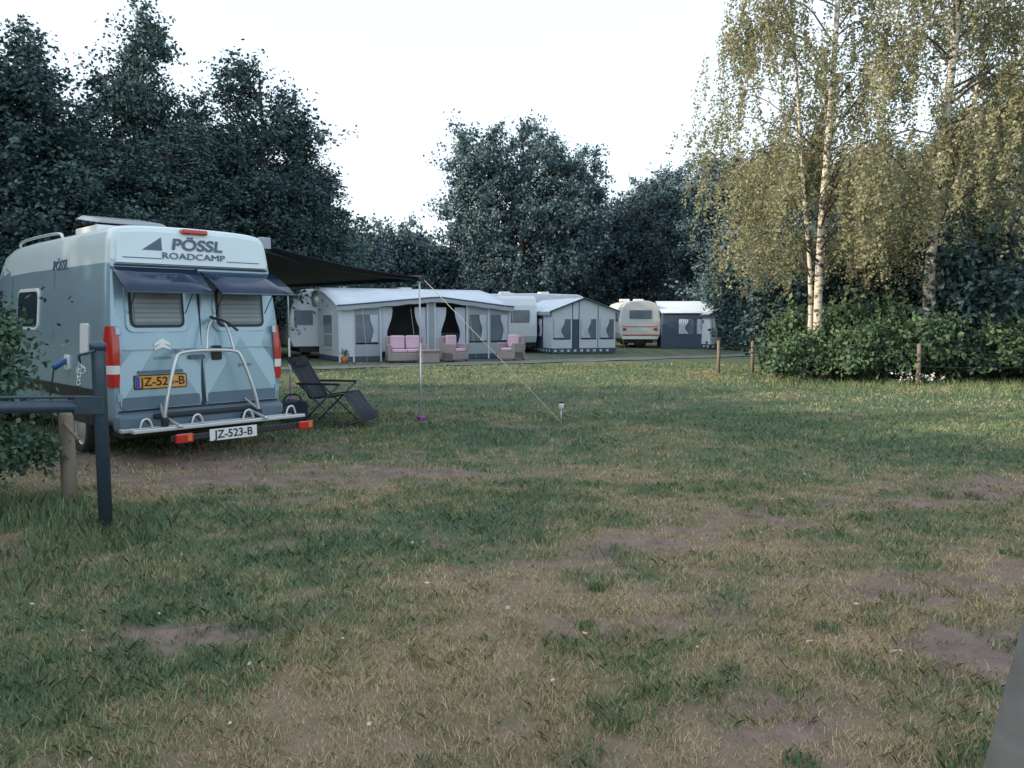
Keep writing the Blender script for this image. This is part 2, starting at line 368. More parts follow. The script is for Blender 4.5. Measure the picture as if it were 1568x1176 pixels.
def hedge(name,path,h,w,n,ls,m,seed):
    g=np.random.default_rng(seed); path=np.array(path,float); sl=np.r_[0,np.cumsum(np.hypot(*np.diff(path,axis=0).T))]
    t=g.random(n)*sl[-1]; x=np.interp(t,sl,path[:,0]); y=np.interp(t,sl,path[:,1])
    hh=h*(.6+.8*fbm(t*.25+seed,t*0+3,4)); z=hh*g.random(n)**.75
    x=x+g.normal(0,.2,n); y=y+g.normal(0,w*.5,n)
    tint=np.clip(.2+.5*fbm(t*.9,z*1.3+seed,3)+g.normal(0,.12,n)-.05,0,1)
    v,f,tt=leafquads(np.stack([x,y,z],-1),ls,tint)
    link(bpy.data.objects.new(name,assemble(name,[(v,f,tt,0)],[M[m]])))
hedge('background_hedge',[(-45,48),(-20,54),(0,60),(20,60),(45,52)],6.5,3,80000,.17,'leaf_far_haze',5)
hedge('background_hedge',[(-60,10),(-38,34),(-20,40),(-8,44)],5.5,2.5,40000,.16,'leaf_dark_haze',6)
hedge('background_hedge',[(10,40),(13,29),(20,24),(34,22)],4.2,1.6,45000,.11,'leaf_dark_haze',8)
hedge('background_hedge',[(-140,60),(-70,100),(0,120),(80,100),(160,50)],9,6,40000,.5,'leaf_far_haze',9)

# birches
def birch(name,base,H,stems,nb,seed,R=3.0,ns=22,zmin=2.1):
    g=np.random.default_rng(seed); parts=[]; LP=[];LT=[]
    for (dx,dy,top,r0) in stems:
        tp=smoothpath([(dx*.15,dy*.1,-.1),(dx*.1,dy*.2,top*.25),(dx*.45,dy*.5,top*.5),(dx*.7,dy*.8,top*.8),(dx,dy,top)],2); tp=np.array(tp)
        v,f=tube_np(tp,np.linspace(r0,.02,len(tp))**1.0,9); parts.append((v,f,.5,0))
        for b in range(nb):
            q=(b+g.random())/nb; z0=top*(.2+.77*q); st=np.array([np.interp(z0,tp[:,2],tp[:,k]) for k in range(3)])
            az=g.uniform(0,2*math.pi); L=R*(1.0-.62*max(0,q-.25))*g.uniform(.45,1.1)
            rise=L*g.uniform(.25,.85); dr=np.array([math.cos(az),math.sin(az),0])
            e1=st+dr*L*.55+np.array([0,0,rise])+g.normal(0,.12,3); e2=st+dr*L+np.array([0,0,rise*.9-.1])+g.normal(0,.12,3); e3=st+dr*L*1.12+np.array([0,0,rise*.5-.4])
            pp=np.array(smoothpath([st,e1,e2,e3],2)); rr=np.linspace(r0*(.26-.16*q)+.004,.004,len(pp))
            v,f=tube_np(pp,rr,5); parts.append((v,f,.5,2))
            ct=g.normal(.5,.2)
            for s in range(ns):
                k=g.uniform(.30,1)**.8*(len(pp)-1); i0=int(k); p=pp[i0]+(pp[min(i0+1,len(pp)-1)]-pp[i0])*(k-i0)
                off=g.normal(0,.25,3); off[2]*=.5; p0=p+off; ln=g.uniform(.3,1.3)*(1 if g.random()<.8 else 1.5)
                n=int(34*ln)+8; t=g.random(n); sway=g.normal(0,.12,2)
                P=np.stack([p0[0]+sway[0]*t+g.normal(0,.05,n),p0[1]+sway[1]*t+g.normal(0,.05,n),p0[2]-ln*t+g.normal(0,.03,n)],-1)
                P=P[P[:,2]>zmin+g.random()*1.0]
                LP.append(P); LT.append(np.clip(ct+g.normal(0,.12)+g.normal(0,.12,len(P)),0,1))
    P=np.concatenate(LP); v,f,t=leafquads(P,.039,np.concatenate(LT),asp=.7); parts.append((v,f,t,1))
    o=bpy.data.objects.new(name,assemble(name,parts,[M['birch'],M['leaf_birch'],M['bark']])); o.location=base; link(o)
birch('birch_tree',(7.55,19.6,0),14,[(.5,0,13.5,.12),(-.8,.4,10.0,.06)],36,21,2.6)
birch('birch_tree',(10.3,19.7,0),14,[(.7,-.3,14,.17),(2.2,.6,11,.08)],36,22,2.4)
birch('birch_tree',(14.2,21,0),13,[(.3,0,13,.14)],40,23,3.0)
birch('birch_tree',(8.9,22.5,0),12,[(.2,.4,7.5,.08)],32,24,2.6)
sh=broadleaf('shrub',1.6,[(-1.3,0,.6,1.0,.6,.6),(0,0,.8,1.0,.7,.7),(1.4,.1,.7,1.0,.7,.7)],150,120,.065,.2,'leaf_shrub',.03,31)
for i,(x,y,s,sz) in enumerate([(8.0,19.0,.8,.85),(9.8,18.9,.95,1.05),(12.0,19.1,1.1,.85),(14.5,19.6,1.2,1.15),(9.1,20.4,1.0,1.3),(11.2,20.8,1.3,1.5),(13.4,21,1.3,1.3),(17,20.5,1.4,1.3),(7.2,19.6,.45,.6)]):
    o=inst('bramble_shrub',sh,x,y,s,[0,.15,-.1,3.2,3.0,.2,3.3,0,1][i],sz)
und=broadleaf('undergrowth',3.6,[(-1.2,0,1.6,1.2,.8,1.4),(.8,0,2.1,1.3,.8,1.5)],150,120,.075,.3,'leaf_dark_haze',.05,32)
for x,y,s,r in [(9.2,22.6,.95,0),(11.2,22.2,1.15,.2),(13.8,22.6,1.2,3),(16.5,22.4,1.2,.1),(10.6,24.5,1.2,1),(19,22,1.3,0),(12.4,21.6,1.3,1)]:
    inst('elder_bush',und,x,y,s,r)
fp=[];
for i in range(22):
    c=np.array([rng.uniform(8.8,9.9),17.95+rng.uniform(-.15,.15),rng.uniform(.12,.32)]); fp.append(c+rng.normal(0,.03,(6,3)))
v,f,t=leafquads(np.concatenate(fp),.026,np.full(132,.5)); link(bpy.data.objects.new('white_flowers',assemble('white_flowers',[(v,f,t,0)],[M['white']])))
bl=[(-.2,.1,1.60,.38,.35,.50),(-.15,0,1.1,.45,.4,.5),(0,-.1,.45,.55,.5,.45),(-.6,.3,1.2,.5,.5,.8),(-.9,-.3,.9,.6,.5,.8)]
bm=broadleaf('bush',2.0,bl,270,95,.030,.14,'leaf_bush',.035,33)
bo=bpy.data.objects.new('leafy_bush',bm); bo.location=(-4.17,6.1,0); link(bo)

# unseen tree belt added to shade the grass, gapped for a sun streak
g=np.random.default_rng(77); k=0
for y in np.arange(-46,27,2.8):
    if abs(y-14.2)<4.6: continue
    h=1.22+g.uniform(-.08,.10)
    if 1<y<9: h=1.08
    inst('deciduous_tree',[MT1,MT2][k%2],-27+g.uniform(-1.5,1.5),y,1.35,k*1.7,h)
    inst('deciduous_tree',[MT2,MT1][k%2],-31+g.uniform(-1.5,1.5),y+1.2,1.4,k*2.1,h*.95); k+=1
for y in (10.8,17.6): inst('deciduous_tree',ML,-27,y,.72,y,1.3)
# ------------------------------------------------------------------ campervan
VR=rad(46)
van=empty('camper_van',((-4.32-2.90)/2,(8.38+9.855)/2,0),VR)
half=[(.86,.36),(.965,.42),(1.0,.55),(1.02,.95),(1.02,1.2),(1.0,1.6),(.965,2.0),(.935,2.3),(.92,2.44),(.885,2.555),(.78,2.605),(.45,2.625),(0.0,2.63)]
hp=[np.array(p) for p in half]
for _ in range(2):
    q=[hp[0]]
    for a,b in zip(hp[:-1],hp[1:]): q+=[a*.75+b*.25,a*.25+b*.75]
    q.append(hp[-1]); hp=q
hp=np.array(hp); nh=len(hp)
def hw(z): return float(np.interp(z,hp[:,1],hp[:,0]))
def lean(z): return .10*max(0,z-1.25)**1.15
ST=[(0,.968,2.64),(.012,.980,2.64),(.04,.991,2.64),(.10,.998,2.64),(.2,1,2.64),(1,1,2.64),(2,1,2.64),(3,1,2.64),(3.9,1,2.62),(4.3,1,2.55),(4.6,.99,2.38),(4.85,.985,2.1),(5.1,.98,1.75),(5.3,.975,1.48),(5.6,.95,1.32),(5.85,.88,1.15),(5.97,.75,.95)]
V=[];F=[]
for y,s,top in ST:
    k=(top-.36)/(2.64-.36)
    for sgn in (1,-1):
        seq=hp if sgn==1 else hp[::-1][1:]
        for (x,z) in seq:
            zz=.36+(z-.36)*k; zz=1.4+(zz-1.4)*(s if y<.3 else 1)
            V.append((sgn*x*s,y+lean(zz)*max(0,1-y/.9),zz))
n=2*nh-1
for i in range(len(ST)-1):
    for j in range(n-1): F.append((i*n+j,i*n+j+1,(i+1)*n+j+1,(i+1)*n+j)[::-1])
    F.append((i*n+n-1,i*n,(i+1)*n,(i+1)*n+n-1)[::-1])
for j in range(nh-1): 
    a,b,c,d=j,j+1,n-2-j,n-1-j
    F.append((a,b,c,d) if b!=c else (a,b,d))
e=(len(ST)-1)*n
F.append(tuple(e+k for k in range(n))[::-1])
mi=[]
for f in F:
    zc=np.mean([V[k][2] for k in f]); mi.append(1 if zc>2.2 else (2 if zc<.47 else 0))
body=obj('body',V,F,[M['paint'],M['paint_roof_sky'],M['paint_low']],van,smooth=True,midx=mi)
try:
    body.data.set_sharp_from_angle(angle=rad(50))
except Exception as ex: print(ex)
def rrect(cx,cz,w,h,r,seg=5):
    out=[]
    for (sx,sz,a0) in ((1,1,0),(-1,1,90),(-1,-1,180),(1,-1,270)):
        for k in range(seg+1):
            a=rad(a0+90*k/seg); out.append((cx+sx*(w/2-r)+r*math.cos(a),cz+sz*(h/2-r)+r*math.sin(a)))
    return out
def fR(a,b,off): return (a,lean(b)-off,b)
def fL(a,b,off): return (-hw(b)-off,a,b)
def panel(name,pts,mapf,t,m,base=-.004,parent=None,ins=.004):
    c=np.mean(pts,axis=0); n=len(pts); V=[];F=[]
    ring=[(0,base),(0,t-ins),(ins,t)]
    for inn,off in ring:
        for (a,b) in pts:
            d=np.array([a,b])-c; L=np.linalg.norm(d)+1e-9; q=c+d*(1-inn/L); V.append(mapf(q[0],q[1],off))
    for r in range(2):
        for k in range(n):
            k2=(k+1)%n; F.append((r*n+k,r*n+k2,(r+1)*n+k2,(r+1)*n+k))
    V.append(mapf(c[0],c[1],t)); ci=len(V)-1
    for k in range(n): F.append((2*n+k,2*n+(k+1)%n,ci))
    return obj(name,V,F,m,parent or van)
P=panel
P('rear_fairing',[(-.88,2.19),(.88,2.19),(.86,2.42),(.80,2.52),(.5,2.55),(-.5,2.55),(-.80,2.52),(-.86,2.42)][::-1],fR,.03,M['paint_roof_sky'])
P('door_left',rrect(-.475,1.36,.90,1.56,.06),fR,.022,M['paint'])
P('door_right',rrect(.475,1.36,.90,1.56,.06),fR,.022,M['paint'])
P('door_gap',rrect(0,1.36,.05,1.58,.01),fR,.006,M['seam'])
P('door_sill_gap',rrect(0,.565,1.9,.025,.01),fR,.008,M['seam'])
P('door_top_gap',rrect(0,2.165,1.8,.022,.01),fR,.012,M['seam'])
for s,nm in ((-1,'left'),(1,'right')):
    P('window_recess_'+nm,rrect(s*.49,1.70,.68,.54,.08),fR,.026,M['paint'])
    P('window_frame_'+nm,rrect(s*.49,1.71,.60,.46,.07),fR,.036,M['black'])
    P('blind_gap_shade_'+nm,rrect(s*.49,1.71,.54,.40,.05),fR,.041,M['blind2'])  # darker copy of the blind colour, shade between the slats painted in
    for k in range(5):
        P('blind_%s_%d'%(nm,k),rrect(s*.49,1.565+k*.052,.49,.043,.006),fR,.047,M['blind'],ins=.002)
    P('hinge_a_'+nm,rrect(s*.92,1.45,.05,.09,.01),fR,.03,M['paint'])
    P('hinge_b_'+nm,rrect(s*.93,.72,.05,.09,.01),fR,.03,M['paint'])
    P('swage_'+nm,rrect(s*.49,1.24,.78,.012,.004),fR,.028,M['paint'],ins=.003)
    P('door_lower_'+nm,rrect(s*.48,.655,.86,.13,.03),fR,.026,M['paint_low'],ins=.003)
    x0,x1=s*.95,s*.02
    y0=lean(2.13)-.03; V=[];F=[]
    for i,(t_,) in enumerate([(0,),(.35,),(.7,),(1,)]):
        zz=2.13-.22*t_-.05*t_*t_; yy=y0-.50*t_
        for x in np.linspace(x0,x1*(1+2*t_),5): V.append((x*(1+.03*t_),yy,zz+.012*math.sin(math.pi*t_)))
    for i in range(3):
        for j in range(4): q=i*5+j; F.append((q,q+1,q+6,q+5))
    fo=obj('window_flap_'+nm,V,F,M['visor'],van,smooth=True); fo.modifiers.new('s','SOLIDIFY').thickness=.014
    tube('flap_edge_'+nm,[(x0*1.03,y0-.50,1.86),(x1*3,y0-.50,1.86)],.008,M['paint_low'],van,6)
    tube('flap_stay_'+nm,[(s*.80,-.01,1.64),(s*.80,y0-.34,1.93)],.006,M['black'],van,6)
    tube('flap_stay_b_'+nm,[(s*.18,-.01,1.64),(s*.18,y0-.34,1.93)],.006,M['black'],van,6)
    V=[];F=[];zs=np.linspace(.84,1.50,15)
    for z in zs:
        w=hw(z)*.985; bul=.015*math.sin(math.pi*(z-.82)/.7)+.010
        tp_=1-.25*((z-1.17)/.34)**4
        for (a,b) in ((w-.09*tp_,-bul*.7),(w-.045,-bul-.012),(w+.002,-.004-bul*.3),(w+bul+.01,.04),(w+bul+.012,.11*tp_)): V.append((s*a,b+lean(z),z))
    for i in range(14):
        for k in range(4): F.append((i*5+k,i*5+k+1,(i+1)*5+k+1,(i+1)*5+k))
    mm=[ (1 if 3<=i//4<=4 else 0) for i in range(56)]
    obj('tail_lamp_'+nm,V,F,[M['red'],M['white']],van,smooth=True,midx=mm)
P('handle',rrect(-.07,1.14,.18,.05,.02),fR,.05,M['paint_low'])
P('lock_plate',rrect(.17,1.18,.11,.17,.02),fR,.04,M['black'])
P('number_plate',rrect(-.49,.88,.56,.135,.015),fR,.036,M['plate_y'])
P('plate_frame',rrect(-.49,.88,.585,.16,.02),fR,.030,M['black'])
P('plate_band',rrect(-.745,.88,.045,.13,.01),fR,.039,M['plate_b'],ins=.001)
text('plate_text','JZ-523-B',.135,M['black'],van,(-.47,-.041,.88),(rad(90),0,0),bold=.002)
P('plate_light_bar',rrect(-.49,.99,.5,.035,.012),fR,.045,M['paint_low'])
for k in range(2):
    z=1.29+k*.05
    P('emblem_%d'%k,[(-.55,z-.035),(-.46,z+.025),(-.37,z-.035),(-.37,z-.065),(-.46,z-.003),(-.55,z-.065)][::-1],fR,.034,M['alu'],ins=.001)
text('model_text','CITROËN',.045,M['paint_low'],van,(-.46,-.03,1.14),(rad(90),0,0))
text('badge_text','Jumper',.06,M['paint_low'],van,(.52,-.026,1.03),(rad(90),0,0))
M['decal']=mat('decal_blue',(.09,.13,.21),.5)
lr=rad(90)-.12
text('decal_text','PÖSSL',.175,M['decal'],van,(.02,lean(2.415)-.040,2.415),(lr,0,0),extr=.004,shear=.15,sx=1.25,bold=.004)
text('decal_text_b','ROADCAMP',.10,M['decal'],van,(-.02,lean(2.285)-.040,2.285),(lr,0,0),extr=.004,sx=1.35)
P('decal_triangle',[(-.60,2.34),(-.38,2.34),(-.38,2.49)],fR,.034,M['decal'],ins=.001)
P('decal_line_a',rrect(-.60,2.25,.42,.010,.004),fR,.034,M['decal'],ins=.001)
P('decal_line_b',rrect(.58,2.25,.42,.010,.004),fR,.034,M['decal'],ins=.001)
box('high_brake_lamp',-.15,.15,.06,.16,2.545,2.60,M['red'],van,bevel=.015)
box('bumper',-.99,.99,-.10,.08,.34,.545,M['paint_low'],van,bevel=.05)
box('bumper_step',-.62,.62,-.125,.0,.47,.53,M['black'],van,bevel=.02)
P('side_window',rrect(2.95,1.70,.85,.46,.08),fL,.022,M['glass'])
P('side_window_frame',rrect(2.95,1.70,.93,.54,.1),fL,.014,M['white'])
P('cab_window',[(4.25,1.35),(5.05,1.35),(4.75,1.95),(4.25,1.98)],fL,.012,M['glass'])
text('side_decal','PÖSSL',.17,M['decal'],van,(-hw(2.25)-.012,1.7,2.22),(rad(84),0,rad(-90)),extr=.004,shear=.15,sx=1.2)
for k,y in enumerate((1.9,3.75)):
    P('panel_seam_%d'%k,rrect(y,1.35,.012,1.6,.003),fL,.004,M['seam'],ins=.001)
P('side_strip',rrect(2.6,.72,4.6,.14,.03),fL,.025,M['black'])
P('fuel_flap',rrect(3.3,1.05,.22,.22,.04),fL,.012,M['paint_low'])
P('vent_upper',rrect(.75,1.35,.25,.35,.03),fL,.015,M['white'])
P('socket_cover',rrect(1.35,1.06,.16,.18,.03),fL,.02,M['white'])
M['blue']=mat('blue_plastic',(.03,.10,.32),.4)
tube('hookup_plug',[(-1.03,1.35,1.08),(-1.10,1.35,1.05),(-1.18,1.33,1.0)],.035,M['blue'],van)
tube('hookup_cable',smoothpath([(-1.18,1.33,1.0),(-1.25,1.3,.6),(-1.22,1.2,.1),(-1.6,1.0,.03),(-2.6,1.4,.03)],2),.009,M['black'],van,6)
for s in (-1,1):
    for k,y in enumerate((1.02,4.95)):
        a=[(y+.46*math.cos(t),.38+.42*math.sin(t)) for t in np.linspace(0,math.pi,14)]
        V=[(s*(1.0+.03),p,q) for p,q in a]+[(s*.8,p,q) for p,q in a]
        F=[tuple(range(14))]+[(i,i+1,i+15,i+14) for i in range(13)]
        obj('wheel_arch_%d_%d'%(k,s),V,F,M['black'],van)
        prof=[(.0,.0),(.17,.0),(.2,-.03),(.24,-.01),(.27,.025),(.33,.02),(.35,-.02),(.35,-.16),(.32,-.2),(.0,-.2)]
        V=[];F=[];N=28
        for (r,o_) in prof:
            for q in range(N):
                t=2*math.pi*q/N; V.append((s*(1.0+o_+.02),y+r*math.cos(t),.35+r*math.sin(t)))
        for i in range(len(prof)-1):
            for q in range(N): F.append((i*N+q,i*N+(q+1)%N,(i+1)*N+(q+1)%N,(i+1)*N+q))
        mm=[(1 if i//N<3 else 0) for i in range(len(F))]
        obj('wheel_%d_%d'%(k,s),V,F,[M['rubber'],M['alu']],van,smooth=True,midx=mm)
box('underbody',-.85,.85,.15,5.6,.25,.42,M['black'],van)
wv=[(-.80,4.45,2.40),(.80,4.45,2.40),(.86,5.18,1.62),(-.86,5.18,1.62)]
obj('windscreen',[(x,y+.03,z+.05) for x,y,z in wv],[(0,1,2,3)],M['glass'],van)
box('mirror_left',-1.32,-1.08,4.75,4.87,1.35,1.72,M['black'],van,bevel=.04)
box('mirror_right',1.08,1.32,4.75,4.87,1.35,1.72,M['black'],van,bevel=.04)
box('roof_hatch_frame',-.75,.10,1.0,1.75,2.60,2.68,M['white'],van,bevel=.02)
hv=[(-.75,1.0,2.70),(.10,1.0,2.70),(.10,1.75,2.80),(-.75,1.75,2.80),(-.68,1.05,2.75),(.03,1.05,2.75),(.03,1.70,2.85),(-.68,1.70,2.85)]
M['smoke']=mat('smoked_acrylic',(.34,.38,.42),.25,alpha=.8)
obj('roof_hatch_dome',hv,[(3,2,1,0),(4,5,6,7),(0,1,5,4),(1,2,6,5),(2,3,7,6),(3,0,4,7)],M['smoke'],van,bevel=.02)
tube('roof_rail',smoothpath([(-.82,2.0,2.58),(-.82,2.05,2.66),(-.82,3.8,2.66),(-.82,3.85,2.58)],2),.018,M['alu'],van)
case=tube('awning_case',[(.99,.30,2.53),(.99,4.4,2.53)],.075,M['white'],van,14)
box('awning_case_cap',.90,1.07,.27,.298,2.455,2.60,M['tent_grey'],van,bevel=.012)
OX=.10
cv=[];cf=[];NX,NY=10,12
for i in range(NX+1):
    a=i/NX
    for j in range(NY+1):
        b=j/NY; cv.append((1.04+(2.48+OX)*a,.42+3.9*b,2.53-.33*a-.05*math.sin(math.pi*a)-.03*math.sin(math.pi*a)*math.sin(math.pi*b*1)))
for i in range(NX):
    for j in range(NY): k=i*(NY+1)+j; cf.append((k,k+NY+1,k+NY+2,k+1))
cn=obj('awning_canopy',cv,cf,M['canopy'],van,smooth=True); so=cn.modifiers.new('s','SOLIDIFY'); so.thickness=.006
box('awning_lead_rail',3.49+OX,3.57+OX,.36,4.38,2.14,2.23,M['canopy'],van,bevel=.012)
for k,y in enumerate((.45,4.3)):
    tube('awning_arm_%d'%k,[(1.0,y+.03,2.47),(2.2,y+ (.6 if k==0 else -.6),2.32),(3.5+OX,y+.03,2.16)],.02,M['steel'],van)
    tube('awning_leg_%d'%k,[(3.53+OX,y,.02),(3.53+OX,y,1.2)],.017,M['alu'],van)
    tube('awning_leg_upper_%d'%k,[(3.53+OX,y,1.2),(3.53+OX,y,2.2)],.013,M['white'],van)
    box('awning_foot_%d'%k,3.48+OX,3.60+OX,y-.05,y+.05,.015,.07,M['purple'],van,bevel=.015)
    box('awning_joint_%d'%k,3.505+OX,3.555+OX,y-.03,y+.03,2.12,2.2,M['white'],van,bevel=.01)
tube('hanging_cord',[(2.9,2.2,2.27),(2.9,2.2,2.02)],.006,M['black'],van,6)
tube('hanging_lantern',[(2.9,2.2,2.02),(2.9,2.2,1.98),(2.9,2.2,1.80),(2.9,2.2,1.76)],[.02,.06,.06,.03],M['alu'],van,12)
def T(n,pts,r=.016,m='alu',it=2): return tube('carrier_'+n,smoothpath(pts,it),r,M[m],van)
T('hoop',[(-.56,-.24,.36),(-.55,-.26,.6),(-.40,-.22,1.14),(-.33,-.20,1.22),(.31,-.20,1.22),(.38,-.22,1.14),(.55,-.26,.6),(.56,-.24,.36)],.021)
T('upper_hoop',[(-.03,-.20,1.2),(.02,-.12,1.48),(.10,-.10,1.58),(.20,-.10,1.58),(.27,-.13,1.45),(.30,-.20,1.2)],.015)
T('arm',[(.06,-.1,1.60),(.20,-.22,1.55),(.30,-.30,1.44)],.014,'black')
for s in (-1,1):
    T('bracket_%d'%s,[(s*.30,-.20,1.22),(s*.30,-.06,1.24),(s*.30,-.01,1.20)],.012)
    T('arm_low_%d'%s,[(s*.5,-.02,.5),(s*.5,-.55,.42)],.018)
    T('foot_%d'%s,[(s*.56,-.24,.5),(s*.50,-.02,.62)],.014)
    box('carrier_joint_%d'%s,s*.555-.03,s*.555+.03,-.29,-.21,.40,.50,M['black'],van,bevel=.01)
box('carrier_rail_inner',-1.0,1.02,-.22,-.14,.36,.40,M['alu'],van,bevel=.008)
box('carrier_rail_outer',-.98,1.04,-.50,-.42,.38,.42,M['alu'],van,bevel=.008)
for k,x in enumerate((-.85,-.3,.3,.85)):
    T('clamp_%d'%k,[(x-.05,-.46,.42),(x-.02,-.46,.52),(x+.05,-.46,.53),(x+.08,-.46,.43)],.012)
    T('strap_%d'%k,[(x+.06,-.18,.40),(x+.10,-.2,.50),(x+.16,-.22,.42)],.012,'black')
box('light_board',-.62,1.02,-.56,-.53,.26,.33,M['black'],van,bevel=.01)
box('board_plate',-.20,.36,-.575,-.562,.23,.36,M['white'],van,bevel=.004)
text('board_text','JZ-523-B',.125,M['black'],van,(.08,-.578,.295),(rad(90),0,0),bold=.002)
for nm,x in (('left',-.58),('right',.90)):
    box('board_lamp_'+nm,x,x+.19,-.60,-.55,.245,.345,M['red'],van,bevel=.015)
    box('board_lamp_amber_'+nm,x+.12,x+.17,-.606,-.6,.265,.325,M['amber'],van,bevel=.004)

vm=Matrix.Translation(van.location)@Matrix.Rotation(VR,4,'Z')
top=vm@Vector((3.53+OX,.40,2.2)); lx,ly=.73,11.55
tube('guy_rope',[tuple(top),(lx-.02,ly,.06)],.006,M['rope'],None,5)
lamp=empty('solar_garden_lamp',(lx,ly,0))
tube('stake',[(0,0,-.02),(0,0,.24)],.007,M['alu'],lamp,8)
tube('head',[(0,0,.23),(0,0,.25),(0,0,.30),(0,0,.325),(0,0,.345)],[.012,.035,.042,.042,.02],M['white'],lamp,16)
tube('cap',[(0,0,.327),(0,0,.35)],[.047,.04],M['black'],lamp,16)

# ------------------------------------------------------------------ recliner chair
ch=empty('camping_recliner',(-2.72,11.55,0),rad(-12))
for s in (-.28,.28):
    tube('back_rail',[(-.50,s,1.0),(-.15,s,.42)],.012,M['steel'],ch,8); tube('seat_rail',[(-.15,s,.42),(.36,s,.50)],.012,M['steel'],ch,8)
    tube('leg_rest_rail',[(.36,s,.50),(.68,s,.10)],.012,M['steel'],ch,8)
    tube('leg_front',[(-.30,s*1.1,.62),(.35,s*1.1,.02)],.012,M['steel'],ch,8); tube('leg_rear',[(.30,s*1.1,.62),(-.32,s*1.1,.02)],.012,M['steel'],ch,8)
    box('armrest',-.34,.32,s*1.1-.03,s*1.1+.03,.62,.65,M['black'],ch,bevel=.01)
for z,x in ((.02,.35),(.02,-.32)): tube('foot_bar',[(x,-.31,z+.01),(x,.31,z+.01)],.012,M['steel'],ch,8)
def sling(pts,name):
    V=[];n=len(pts)
    for (x,z) in pts:
        for s in (-.27,-.1,.1,.27): V.append((x,s,z-.02*(1-abs(s)/.27)))
    F=[(i*4+k,i*4+k+1,i*4+k+5,i*4+k+4) for i in range(n-1) for k in range(3)]
    o=obj(name,V,F,M['mesh'],ch,smooth=True); o.modifiers.new('s','SOLIDIFY').thickness=.008
sling([(-.51,1.02),(-.33,.70),(-.15,.41),(.1,.43),(.36,.49),(.5,.32),(.67,.11)],'sling')
box('headrest',-.50,-.40,-.2,.2,.86,.94,M['mesh'],ch,bevel=.03)
cb=empty('cool_box_bag',(-3.35,11.9,0),.6); box('bag_body',-.2,.2,-.15,.15,.02,.32,M['tent_navy'],cb,bevel=.05); tube('bag_handle',smoothpath([(-.14,0,.31),(-.1,0,.42),(.1,0,.42),(.14,0,.31)],2),.012,M['black'],cb,6)

# ------------------------------------------------------------------ gate
gt=empty('steel_gate',(-2.99,5.66,0))
tube('post',[(0,0,-.1),(0,0,1.36),(0,0,1.385),(0,0,1.40)],[.047,.047,.042,.02],M['steel'],gt,20)
tube('post_cap',[(0,0,1.36),(0,0,1.405),(0,0,1.425)],[.056,.056,.03],M['steel'],gt,20)
tube('rail',[(-.03,0,.955),(-3.6,-.35,.93)],.045,M['steel'],gt,16)
tube('upper_rail',[(-.03,0,1.02),(-3.6,-.35,1.03)],.012,M['steel'],gt,10)
box('hinge_plate',-.16,.05,-.055,-.045,.90,1.03,M['steel'],gt,bevel=.004)
for k in range(6):
    cx=-.10-.004*k; cz=1.27-.028*k
    pts=[(cx+.012*math.cos(t)*(1 if k%2 else .25),-.06+.012*math.cos(t)*(.25 if k%2 else 1),cz+.020*math.sin(t)) for t in np.linspace(0,2*math.pi,12)]
    tube('chain_link_%d'%k,pts,.0035,M['alu'],gt,6)
tube('hook',smoothpath([(0,-.05,1.36),(-.04,-.09,1.34),(-.10,-.08,1.33),(-.10,-.06,1.27)],2),.010,M['steel'],gt,8)
tube('ring',[(-.10+.03*math.cos(t),-.055,1.22+.03*math.sin(t)) for t in np.linspace(0,2*math.pi,16)],.006,M['alu'],gt,6)
wp=empty('wooden_fence_post',(-3.62,6.3,0))
tube('shaft',[(0,0,-.1),(.01,0,.4),(.0,.01,.80),(.0,0,.83)],[.06,.058,.055,.04],M['wood'],wp,12)
tube('brace',[(.02,-.05,.75),(.16,-.1,.62)],.015,M['wood'],wp,6)
fpz=empty('grey_edge_post',(0,0,0))  # post added as a stand-in for an unidentified grey edge close to camera
tube('shaft',[(.905,1.5,-.1),(.97,1.52,.4),(1.055,1.53,.8),(1.155,1.55,1.22),(1.26,1.56,1.7)],[.055,.055,.053,.05,.045],mat('grey_post',(.20,.20,.19),.7,var=.3,scale=12,bump=.3),fpz,20)

# ------------------------------------------------------------------ wire fence right
fe=empty('wire_fence',(0,0,0))
fps=[(5.85,22.2,.9),(6.75,22.0,.9),(6.95,20.6,.95),(9.45,18.2,.95),(12.1,17.9,.95),(15.5,18.0,.95),(20,19,.95)]
for i,(x,y,h) in enumerate(fps): tube('post_%d'%i,[(x,y,-.1),(x+.01,y,h*.6),(x,y,h),(x,y,h+.03)],[.05,.048,.046,.02],M['wood'],fe,9)
for z in (.45,.75):
    for a,b in zip(fps[:-1],fps[1:]):
        m_=[(a[0]+b[0])/2,(a[1]+b[1])/2,z-.03]; tube('wire',smoothpath([(a[0],a[1]-.05,z),m_,(b[0],b[1]-.05,z)],2),.004,M['steel'],fe,4)
bb=empty('bird_box',(10.72,19.1,4.35))
box('house',-.18,.18,-.12,.3,0,.32,M['wood'],bb,bevel=.01)
obj('roof',[(-.24,-.2,.30),(.24,-.2,.30),(.24,.32,.42),(-.24,.32,.42),(-.24,-.2,.33),(.24,-.2,.33),(.24,.32,.45),(-.24,.32,.45)],[(3,2,1,0),(4,5,6,7),(0,1,5,4),(1,2,6,5),(2,3,7,6),(3,0,4,7)],M['wood'],bb)
tube('entrance',[(0,-.118,.18),(0,-.125,.18)],.035,M['black'],bb,12)

